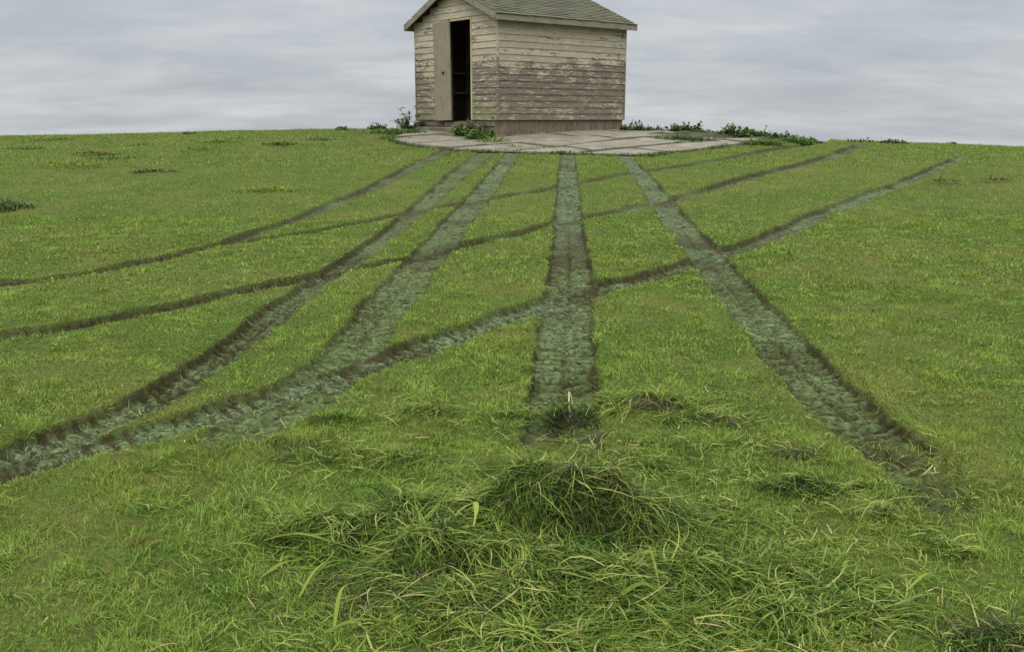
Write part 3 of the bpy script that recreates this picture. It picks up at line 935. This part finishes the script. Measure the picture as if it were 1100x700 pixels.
x, y = gp(441, 141)
tuft('bush', x + .02, y + .25, .20, .56, 22, M['darkweed'], .012, 'spiky dark bush against the left corner of the shed', 'bush', leafy=True)
x, y = gp(455, 140); tuft('weed_patch', x - .15, y - .1, .30, .13, 260, M['weed'], .016, 'green weeds left of the doorstep at the shed corner', 'weeds', leafy=True)
x, y = gp(425, 144); tuft('weed_patch', x, y, .75, .10, 900, M['weed'], .016, 'low weeds on the turf left of the shed, above the patio tip', 'weeds')
x, y = gp(424, 149); tuft('weed_patch', x, y, .36, .06, 320, M['darkweed'], .018, 'dark flat weeds behind the left tip of the patio', 'weeds')
x, y = gp(432, 153.5); tuft('weed_patch', x, y, .16, .05, 70, M['darkweed'], .02, 'small dark weed patch lying on the left tip of the patio', 'weeds')
x, y = gp(503, 148); tuft('weed_plant', x, y + .1, .17, .36, 60, M['weed'], .012, 'leafy green weed standing right of the doorstep', 'plant', leafy=True)
x, y = gp(516, 151); tuft('weed_patch', x, y + .05, .22, .17, 160, M['weed'], .018, 'bright weeds between the doorstep plant and the shed corner', 'weeds', leafy=True)
x, y = gp(530, 154); tuft('weed_patch', x, y + .1, .28, .15, 220, M['lawn'], .016, 'bright green grass patch in front of the near shed corner', 'weeds')
x, y = gp(553, 158.5); tuft('grass_tussock', x, y, .14, .12, 90, M['lawn'], .014, 'small yellow green tussock in a slab joint near the shed corner', 'grass tussock')
for (u, v, rad, hg, n, mt, lab) in [
    (405, 139.5, .16, .14, 60, 'darkweed', 'dark weed on the skyline left of the shed'),
    (368, 140, .14, .08, 40, 'darkweed', 'small weed on the skyline, second to the left of the shed'),
    (203, 144.5, .13, .06, 50, 'darkweed', 'lone dark tuft on the skyline at the left'),
    (960, 154.5, .28, .09, 140, 'darkweed', 'dark weed on the skyline at the right of the field'),
    (925, 153, .3, .07, 80, 'weed', 'low green weed on the skyline left of the dark one'),
    (1022, 156, .10, .07, 30, 'weed', 'tiny tuft on the skyline farthest right'),
    (680, 142, .28, .20, 120, 'weed', 'tall grass tuft against the right end of the shed'),
    (700, 142.5, .3, .13, 120, 'weed', 'low weeds just right of the shed'),
    (735, 144, .30, .20, 160, 'darkweed', 'taller dark weeds on the bank behind the patio'),
    (760, 146, .32, .11, 130, 'darkweed', 'brownish low weeds on the bank right of the tallest ones'),
    (790, 149.5, .35, .15, 170, 'weed', 'bright leafy weeds beyond the right half of the patio'),
    (815, 150, .30, .13, 140, 'weed', 'green weeds above the right tip of the patio'),
    (842, 151.5, .22, .13, 100, 'darkweed', 'dark weed on the skyline past the patio tip'),
    (870, 152.5, .25, .08, 90, 'weed', 'last low weeds of the bank right of the patio')]:
    x, y = gp(u, v); tuft('weed_plant', x, y, rad, hg, n, M[mt], .016, lab, 'weeds', leafy=True)
for (u, v, ru, lab) in [(728, 151, .55, 'weedy grass ridge growing over the slabs in the middle of the patio'), (748, 152, .5, 'brown green grass ridge on the patio nearest its right side'),
                    (820, 155.5, .4, 'grass ridge at the right tip of the patio'), (856, 153.5, .35, 'low grass ridge just beyond the right tip of the patio')]:
    x, y = gp(u, v); tuft('weed_patch', x, y, ru, .11, 700, M['darkweed' if 'brown' in lab else 'weed'], .018, lab, 'weeds')
tus = [(60,152),(150,157),(215,162),(250,150),(120,172),(105,166),(235,153),(70,176),(165,184),(85,180),(300,156),(345,150),(28,160),(285,205)]
place = ['nearest the left edge near the brow','near the brow, second from the left edge','in the yellowed patch at the left','just under the skyline left of centre','left of the yellowed patch, lower one','left of the yellowed patch, upper one',
         'right of the yellowed patch','low on the left slope, leftmost','lowest on the left slope','low on the left slope, second','half way to the shed under the skyline','closest to the shed on the left slope','in the far left corner of the field','beside the farthest left tyre track']
for (u, v), pl_ in zip(tus, place):
    x, y = gp(u, v); tuft('grass_tussock', x, y, random.uniform(.3, .6), .05, 420, M[random.choice(['lawn', 'thatch', 'lawn', 'weed'])], .013, 'rough grass tussock ' + pl_, 'grass tussock', 'rough tussocks on the upper left slope')
x, y = gp(6, 226); tuft('grass_tussock', x, y, .30, .06, 620, M['darkweed'], .011, 'dark low tussock at the left edge of the picture', 'grass tussock')
x, y = gp(1013, 197); tuft('grass_tussock', x, y, .2, .05, 160, M['thatch'], .012, 'brown torn turf tuft on the right slope, left one', 'grass tussock')
x, y = gp(1070, 195); tuft('grass_tussock', x, y, .2, .05, 130, M['thatch'], .012, 'brown torn turf tuft on the right slope, right one', 'grass tussock')

def patio_edge():
    parts = []
    Pp = list(PATIO)
    for i in range(len(Pp)):
        a = np.array(Pp[i - 1]); b = np.array(Pp[i]); L = math.hypot(*(b - a)); n = int(L * 420)
        if n < 1: continue
        t = rng.random(n); x = a[0] + (b[0]-a[0]) * t; y = a[1] + (b[1]-a[1]) * t
        x = x + rng.normal(0, .05, n); y = y + rng.normal(0, .05, n) + .10 * fbm(x, y, 2, 220, 2)
        k = (rng.random(n) < np.clip(.45 + fbm(x, y, 1.5, 230, 3) * 1.6, .05, 1)) & ~((y > 20.2) & (x > -2) & (x < 3.2)); x, y = x[k], y[k]; n = len(x)
        if n < 1: continue
        parts.append(blades(np.column_stack([x, y, H(x, y, rut=False) + .01]), rng.random(n) * 6.283, np.clip(rng.normal(.9, .3, n), .2, 1.5), rng.uniform(.03, .09, n), rng.uniform(.010, .018, n), rng.random(n), 2, tint=rng.random(n) * .9))
    # tufts along the joints
    for j in [-3.25, -2.2, -1.1]:
        n = 900; a_ = rng.random(n) * 9 - 2.5; c_ = j + rng.normal(0, .025, n)
        x = COR[0] + av[0] * a_ + bv[0] * c_; y = COR[1] + av[1] * a_ + bv[1] * c_
        k = in_poly(x, y, PATIO, -.1) & (fbm(x, y, 1.4, 240, 3) > .08); x, y = x[k], y[k]; n = len(x)
        if n: parts.append(blades(np.column_stack([x, y, H(x, y, rut=False) + .02]), rng.random(n) * 6.283, np.clip(rng.normal(.9, .3, n), .2, 1.5), rng.uniform(.03, .08, n), rng.uniform(.010, .018, n), rng.random(n), 2, tint=rng.random(n) * .8))
    o = blade_obj('edge_grass', M['weed'], parts); tag(o, 'rough grass creeping over the rim and joints of the patio', 'grass', kind='stuff')
patio_edge()

# ------------------------------------------------------------------ heaps of cut grass
def heap(label, mounds, nwisp, per, Lr, mats, name='grass_heap', cat='grass heap', core=True, group=None, wr=(.0018, .0036), upr=.17, tint_mu=.5, strays=0, cone=1.0, pits=()):
    """mounds: (x, y, rx, ry, h, rot). wisps of blades combed down and across the mounds"""
    x0, y0 = mounds[0][0], mounds[0][1]
    root = bpy.data.objects.new(name, None); C.objects.link(root); root.location = (0, 0, 0)
    g0 = float(H(x0, y0)[0]); root.location = (x0, y0, g0)
    tag(root, label, cat, group)
    def top(x, y):
        z = H(x, y, rut=False) - .01; add = np.zeros(x.shape)
        for (mx, my, rx, ry, h, rt) in mounds:
            c, s = math.cos(rt), math.sin(rt); dx = x - mx; dy = y - my
            q = ((dx * c + dy * s) / rx) ** 2 + ((-dx * s + dy * c) / ry) ** 2
            add = np.maximum(add, h * np.exp(-q * 1.25))
        for (px_, py_, rx, ry, dd_) in pits:
            add = add - dd_ * np.exp(-((x - px_) / rx) ** 2 - ((y - py_) / ry) ** 2)
        return z + add * (1 + fbm(x, y, 9, 91, 3) * .9)
    ex = max(m[2] for m in mounds) * 1.3
    if core:
        xs = np.linspace(min(m[0] - m[2] * 1.25 for m in mounds), max(m[0] + m[2] * 1.25 for m in mounds), 150)
        ys = np.linspace(min(m[1] - m[3] * 1.25 for m in mounds), max(m[1] + m[3] * 1.25 for m in mounds), 110)
        X, Y = np.meshgrid(xs, ys); Z = top(X.ravel(), Y.ravel())
        G = H(X.ravel(), Y.ravel(), rut=False)
        Z = np.where(Z - G < .012, G - .05, Z - .008) + fbm(X.ravel(), Y.ravel(), 60, 95, 2) * .012
        nx, ny = 150, 110
        i, j = np.meshgrid(np.arange(ny - 1), np.arange(nx - 1), indexing='ij')
        q = np.stack([i*nx + j, i*nx + j + 1, (i+1)*nx + j + 1, (i+1)*nx + j], -1).reshape(-1, 4)
        o = np_mesh('thatch', np.stack([X.ravel() - x0, Y.ravel() - y0, Z - g0], 1), [q], M['soil'], smooth=True, parent=root)
    wts = np.array([m[2] * m[3] for m in mounds]); wts /= wts.sum()
    layers = {k: [] for k in mats}
    P_, Hd, El, Ln, Wd, Dr, Ti, Cu, Mt = [], [], [], [], [], [], [], [], []
    for _ in range(nwisp):
        mi = rng.choice(len(mounds), p=wts); mx, my, rx, ry, h, rt = mounds[mi]
        r = math.sqrt(rng.random()) * 1.08; a = rng.random() * 6.283
        lx, ly = r * rx * math.cos(a), r * ry * math.sin(a)
        c, s = math.cos(rt), math.sin(rt)
        wx, wy = mx + lx * c - ly * s, my + lx * s + ly * c
        if any(((wx - p_[0]) / p_[2]) ** 2 + ((wy - p_[1]) / p_[3]) ** 2 < 1.1 for p_ in pits) and rng.random() < .40: continue
        out = math.atan2(wx - mx, wy - my)
        if rng.random() < .62: out = rng.random() * 6.283           # tangled
        n = max(3, int(per * math.exp(rng.normal(0, .45))))
        wl = rng.uniform(*Lr); el = rng.normal(upr * cone, .22); cu = rng.normal(0, 2.0); dr = abs(rng.normal(.9, .5)); tm = np.clip(rng.normal(tint_mu, .26), .02, .97)
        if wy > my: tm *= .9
        sp = .015 + rng.random() * .03
        P_.append(np.stack([wx + rng.normal(0, sp, n), wy + rng.normal(0, sp, n)], 1)); Hd.append(out + rng.normal(0, .24 if rng.random() < .6 else .8, n)); El.append(np.clip(el + rng.normal(0, .22, n), -.3, 1.35))
        Ln.append(wl * np.exp(rng.normal(0, .25, n))); Wd.append(rng.uniform(*wr, n)); Dr.append(dr + rng.normal(0, .4, n)); Cu.append(cu + rng.normal(0, .5, n))
        Ti.append(np.clip(tm + rng.normal(0, .14, n), 0, .90)); Mt.append(np.full(n, rng.choice(len(mats), p=[.66, .34][:len(mats)] if len(mats) == 2 else None)))
    P2 = np.concatenate(P_); Hd, El, Ln, Wd, Dr, Ti, Cu, Mt = map(np.concatenate, (Hd, El, Ln, Wd, Dr, Ti, Cu, Mt))
    Ti = np.where(rng.random(len(Ti)) < .015, .95 + .05 * rng.random(len(Ti)), Ti)
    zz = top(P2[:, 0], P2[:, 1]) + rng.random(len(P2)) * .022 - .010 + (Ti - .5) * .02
    P3_ = np.column_stack([P2, zz])
    nm = {'cut': 'blades', 'yellowcut': 'pale_blades', 'thatch': 'dead_blades'}
    for i, k in enumerate(mats):
        s = Mt == i
        if not s.any(): continue
        V, q, t, tv = blades(P3_[s], Hd[s], El[s], Ln[s], Wd[s], Dr[s], 6, floor=top, flat=.3, tint=Ti[s], curl=Cu[s])
        V = V - np.array([x0, y0, g0])
        blade_obj(nm[k], M[k], [(V, q, t, tv)], root)
    return root, top

main_m = [(.16, 2.31, .32, .19, .185, 0), (-.13, 2.17, .27, .20, .085, .2), (.38, 2.14, .28, .18, .075, -.3), (.12, 2.02, .40, .18, .060, 0), (-.32, 2.30, .20, .14, .085, .5), (.55, 1.97, .34, .13, .04, 0), (0.0, 1.80, .38, .12, .035, 0)]
main_pits = [(.17, 2.21, .17, .06, .10), (.32, 2.15, .12, .05, .055), (-.12, 2.05, .12, .045, .05), (-.36, 2.20, .06, .07, .06), (-.02, 2.30, .05, .07, .04), (.46, 1.97, .16, .04, .04), (.06, 1.90, .14, .035, .035), (-.22, 1.80, .16, .05, .05)]
heap_root, heap_top = heap('large tangled heap of freshly cut green grass in the foreground', main_m, 2000, 15, (.035, .13), ['cut', 'yellowcut'], pits=main_pits, upr=.05, tint_mu=.57, wr=(.0016, .0046))
# dead material in the hollows, dark brown to paint in some of their shade
def extra(root, top, mat, name, n, cx, cy, rx, ry, Lr, tint_mu=.4, el=.3, wr=(.0015, .003)):
    X = cx + rng.normal(0, rx, n); Y = cy + rng.normal(0, ry, n)
    Z = top(X, Y) + rng.random(n) * .012
    V, q, t, tv = blades(np.column_stack([X, Y, Z]), rng.random(n) * 6.283, rng.normal(el, .35, n), rng.uniform(*Lr, n), rng.uniform(*wr, n), np.abs(rng.normal(1.3, .7, n)), 6, floor=top, flat=.3, tint=np.clip(rng.normal(tint_mu, .25, n), 0, 1), curl=rng.normal(0, 1.6, n))
    rl = np.array(root.location)
    return blade_obj(name, M[mat], [(V - rl, q, t, tv)], root)
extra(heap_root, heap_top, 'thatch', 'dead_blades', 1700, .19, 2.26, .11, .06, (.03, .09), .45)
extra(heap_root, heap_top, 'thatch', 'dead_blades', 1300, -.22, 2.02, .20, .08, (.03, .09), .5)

extra(heap_root, heap_top, 'cut', 'blades', 1500, .15, 2.20, .26, .16, (.06, .18), .30, el=.15, wr=(.0018, .0034))
extra(heap_root, heap_top, 'cut', 'blades', 900, .05, 1.98, .34, .14, (.08, .20), .62, el=.10, wr=(.002, .0038))
extra(heap_root, heap_top, 'yellowcut', 'pale_blades', 2600, .14, 2.32, .26, .12, (.02, .06), .55, el=.15)
extra(heap_root, heap_top, 'cut', 'blades', 3000, .05, 2.05, .38, .18, (.02, .07), .55, el=.1)
def at(u, v): return gp(u, v)
def clump(u, v, rx, ry, h, nw, per, Lr, mats, label, **k):
    x, y = at(u, v)
    return heap(label, [(x, y, rx, ry, h, k.pop('rot', 0))], nw, per, Lr, mats, name='grass_clump', cat='grass clump', **k)
clump(335, 572, .15, .10, .065, 90, 15, (.04, .13), ['yellowcut', 'cut'], 'yellow green grass clump left of the large heap, torn and lifted', tint_mu=.5)
clump(862, 530, .10, .055, .055, 60, 16, (.025, .07), ['cut', 'cut'], 'dark round grass clump at the right, above the end of the heap', tint_mu=.3, wr=(.0015, .003))
clump(1010, 590, .09, .05, .035, 34, 13, (.035, .09), ['yellowcut', 'cut'], 'pale spiky grass tuft lowest of the clumps under the right track end', tint_mu=.65)
clump(955, 552, .10, .035, .028, 26, 12, (.05, .12), ['yellowcut', 'cut'], 'flat pale clippings between the dark round clump and the spiky tuft', tint_mu=.55)
clump(1072, 694, .09, .06, .045, 45, 16, (.03, .10), ['cut', 'thatch'], 'dark grass clump in the lower right corner', tint_mu=.25)
clump(612, 450, .075, .035, .040, 26, 15, (.03, .09), ['cut', 'cut'], 'dark green tuft lying in the middle tyre track', tint_mu=.22, upr=.7)
clump(548, 446, .10, .04, .025, 22, 12, (.04, .11), ['yellowcut', 'cut'], 'wispy grass tuft just left of the middle tyre track', tint_mu=.45)
clump(470, 447, .11, .035, .028, 24, 14, (.04, .10), ['yellowcut', 'cut'], 'small grass tuft left of the wispy one beside the middle track', tint_mu=.45)
clump(366, 457, .07, .03, .02, 16, 12, (.03, .07), ['cut', 'cut'], 'small dark tuft on the lawn right of the muddy lane', tint_mu=.2)
clump(700, 440, .17, .055, .035, 46, 13, (.04, .12), ['yellowcut', 'cut'], 'pale clippings right of the middle track, nearest to it', tint_mu=.68, upr=.25)
clump(760, 452, .17, .06, .03, 40, 13, (.04, .12), ['yellowcut', 'cut'], 'pale clippings farther right of the middle track', tint_mu=.55, upr=.2)
clump(748, 478, .24, .03, .022, 46, 13, (.06, .18), ['yellowcut', 'cut'], 'long windrow of pale clippings above the heap on the right', tint_mu=.6, upr=.15)
clump(858, 488, .12, .045, .028, 30, 13, (.04, .10), ['yellowcut', 'thatch'], 'yellow brown clippings left of the right track end', tint_mu=.5, upr=.2)
clump(930, 525, .10, .03, .018, 20, 12, (.05, .12), ['cut', 'yellowcut'], 'flattened green clippings at the end of the right track', tint_mu=.6, upr=.15)
clump(560, 512, .17, .05, .03, 36, 14, (.05, .13), ['cut', 'yellowcut'], 'grass clippings behind the top of the large heap', tint_mu=.55)
clump(430, 500, .12, .03, .02, 24, 12, (.04, .10), ['yellowcut', 'cut'], 'thin clippings left of the end of the middle track', tint_mu=.45, upr=.2)
clump(690, 505, .16, .04, .022, 28, 12, (.05, .12), ['cut', 'yellowcut'], 'thin clippings just above the right shoulder of the heap', tint_mu=.45, upr=.2)
clump(180, 545, .10, .03, .012, 12, 10, (.04, .09), ['cut', 'yellowcut'], 'sparse clippings on the lawn at the left', tint_mu=.45, upr=.3)
clump(340, 495, .14, .035, .02, 24, 12, (.03, .08), ['cut', 'yellowcut'], 'rough grass lump under the end of the muddy lane', tint_mu=.35, upr=.4)

# loose clippings strewn about: nobody could count them
def strewn():
    n = 17000
    v = 420 + 300 * rng.random(n) ** .8; u = rng.normal(680, 250, n)
    a = PITCH + np.arctan((v - 350) / F); y = CAM_H / (np.tan(a) + .027); x = (u - 550) / F * y / math.cos(PITCH)
    cl = fbm(x, y, 6, 120, 2); k = (rng.random(n) < .42 + cl * 2.2) & (y > 1.5) ; x, y = x[k], y[k]; n = len(x)
    fl = lambda X, Y: H(X, Y) + .012
    P = np.column_stack([x, y, fl(x, y) + rng.random(n) * .01])
    prt = blades(P, rng.random(n) * 6.283, rng.normal(.12, .2, n), rng.uniform(.02, .08, n), rng.uniform(.0015, .0035, n), np.abs(rng.normal(.5, .4, n)), 5, floor=fl, flat=.4, tint=np.clip(rng.normal(.6, .22, n), 0, 1), curl=rng.normal(0, .8, n))
    o = blade_obj('loose_clippings', M['yellowcut'], [prt]); tag(o, 'loose cut blades strewn over the lawn around the heap', 'clippings', kind='stuff')
strewn()

# tall rough grass in the near left, longer than the mown lawn
def rough():
    parts = []
    n = 9000
    y = 1.55 + 1.2 * rng.random(n); x = (rng.random(n) * 2 - 1) * .62 * y
    m = fbm(x, y, 3.0, 140, 3); k = rng.random(n) < np.clip(.2 + m * 1.4, 0, 1); x, y = x[k], y[k]; n = len(x)
    hd = fbm(x, y, 6, 144, 2) * 9 + rng.normal(0, .5, n)
    parts.append(blades(np.column_stack([x, y, H(x, y) - .003]), hd, np.clip(rng.normal(.7, .3, n), .1, 1.4), rng.uniform(.035, .085, n), rng.uniform(.002, .0038, n), np.abs(rng.normal(1.2, .5, n)), 4, tint=np.clip(rng.normal(.45, .2, n), 0, .92)))
    o = blade_obj('rough_grass', M['lawn'], parts); tag(o, 'longer unmown grass scattered across the near lawn', 'grass', kind='stuff')
rough()

# single broad blades that lie on top
def broad(pts, width, tint, label):
    P = []
    for (u, v, lift) in pts:
        # depth from the land below the point
        x, y = gp(u, v); P.append(Vector((x, y, float(max(H(x, y)[0] + .012, heap_top(np.array([x]), np.array([y]))[0])) + .022 + lift * 1.3)))
    m = 14; V = []; T = []
    def cr(a, b, c, d, t): return .5 * ((2*b) + (-a + c) * t + (2*a - 5*b + 4*c - d) * t*t + (-a + 3*b - 3*c + d) * t**3)
    Q = [P[0]] + P + [P[-1]]; S = []
    for i in range(len(P) - 1):
        for k in range(m): S.append(cr(Q[i], Q[i+1], Q[i+2], Q[i+3], k / m))
    S.append(P[-1]); F_ = []
    for i, s in enumerate(S):
        f = i / (len(S) - 1); d = (S[min(i+1, len(S)-1)] - S[max(i-1, 0)]).normalized()
        sd2 = d.cross(Vector((0, 0, 1))).normalized(); wv = width * (.35 + .65 * math.sin(math.pi * min(1, f * 1.25 + .12))) * (1 if f < .9 else (1 - f) * 10 + .02)
        V += [tuple(s - sd2 * wv * .5 + Vector((0, 0, wv * .18))), tuple(s), tuple(s + sd2 * wv * .5 + Vector((0, 0, wv * .22)))]
        if i: b = 3 * i; F_ += [(b-3, b-2, b+1, b), (b-2, b-1, b+2, b+1)]
    o3 = P[0]
    V = np.array(V) - np.array(o3)
    o = np_mesh('cut_straw', V, [np.array(F_)], M['yellowcut'], {'tint': np.full(len(V), tint)}, smooth=True)
    o.location = o3
    tag(o, label, 'cut straw', 'broad loose blades around the heap')
broad([(284, 589, 0), (320, 590, .012), (355, 596, .0), (400, 604, 0)], .013, .62, 'broad pale blade pointing left below the yellow clump')
broad([(283, 628, 0), (303, 622, .01), (326, 610, .0)], .014, .60, 'short broad blade lying alone left of the heap')
broad([(322, 653, 0), (338, 636, .02), (352, 616, .01), (361, 603, 0)], .007, .72, 'slim pale blade standing out left of the heap')
broad([(316, 634, 0), (325, 645, .01), (332, 650, 0)], .006, .66, 'short slim blade crossing the slim pale one')
broad([(350, 698, 0), (385, 690, .012), (425, 683, 0)], .013, .5, 'broad blade at the bottom edge left of centre')
broad([(360, 690, 0), (368, 665, .03), (385, 648, .02)], .009, .68, 'curved blade rising at the bottom left foot of the heap')
broad([(665, 662, 0), (690, 655, .015), (722, 660, 0)], .016, .55, 'broad pale leaf on the front of the heap right of centre')
broad([(745, 680, 0), (775, 678, .006), (812, 677, 0)], .007, .9, 'straw coloured blade lying level at the foot of the heap')
broad([(697, 612, .02), (703, 635, .02), (710, 655, 0)], .007, .7, 'slim blade pointing down the front of the heap')
broad([(511, 583, .03), (512, 592, .03), (509, 602, .02)], .014, .86, 'small yellow leaf on the left side of the heap')
broad([(578, 503, .02), (587, 520, .05), (596, 522, .02)], .006, .6, 'arched blade on the very top of the heap')
broad([(612, 452, 0), (611, 438, .035), (616, 447, .02)], .006, .97, 'white stalk sticking out of the tuft in the middle track')
broad([(975, 645, 0), (995, 635, .01), (1012, 640, 0)], .007, .7, 'loose blade on the lawn at the lower right')
print('DONE')
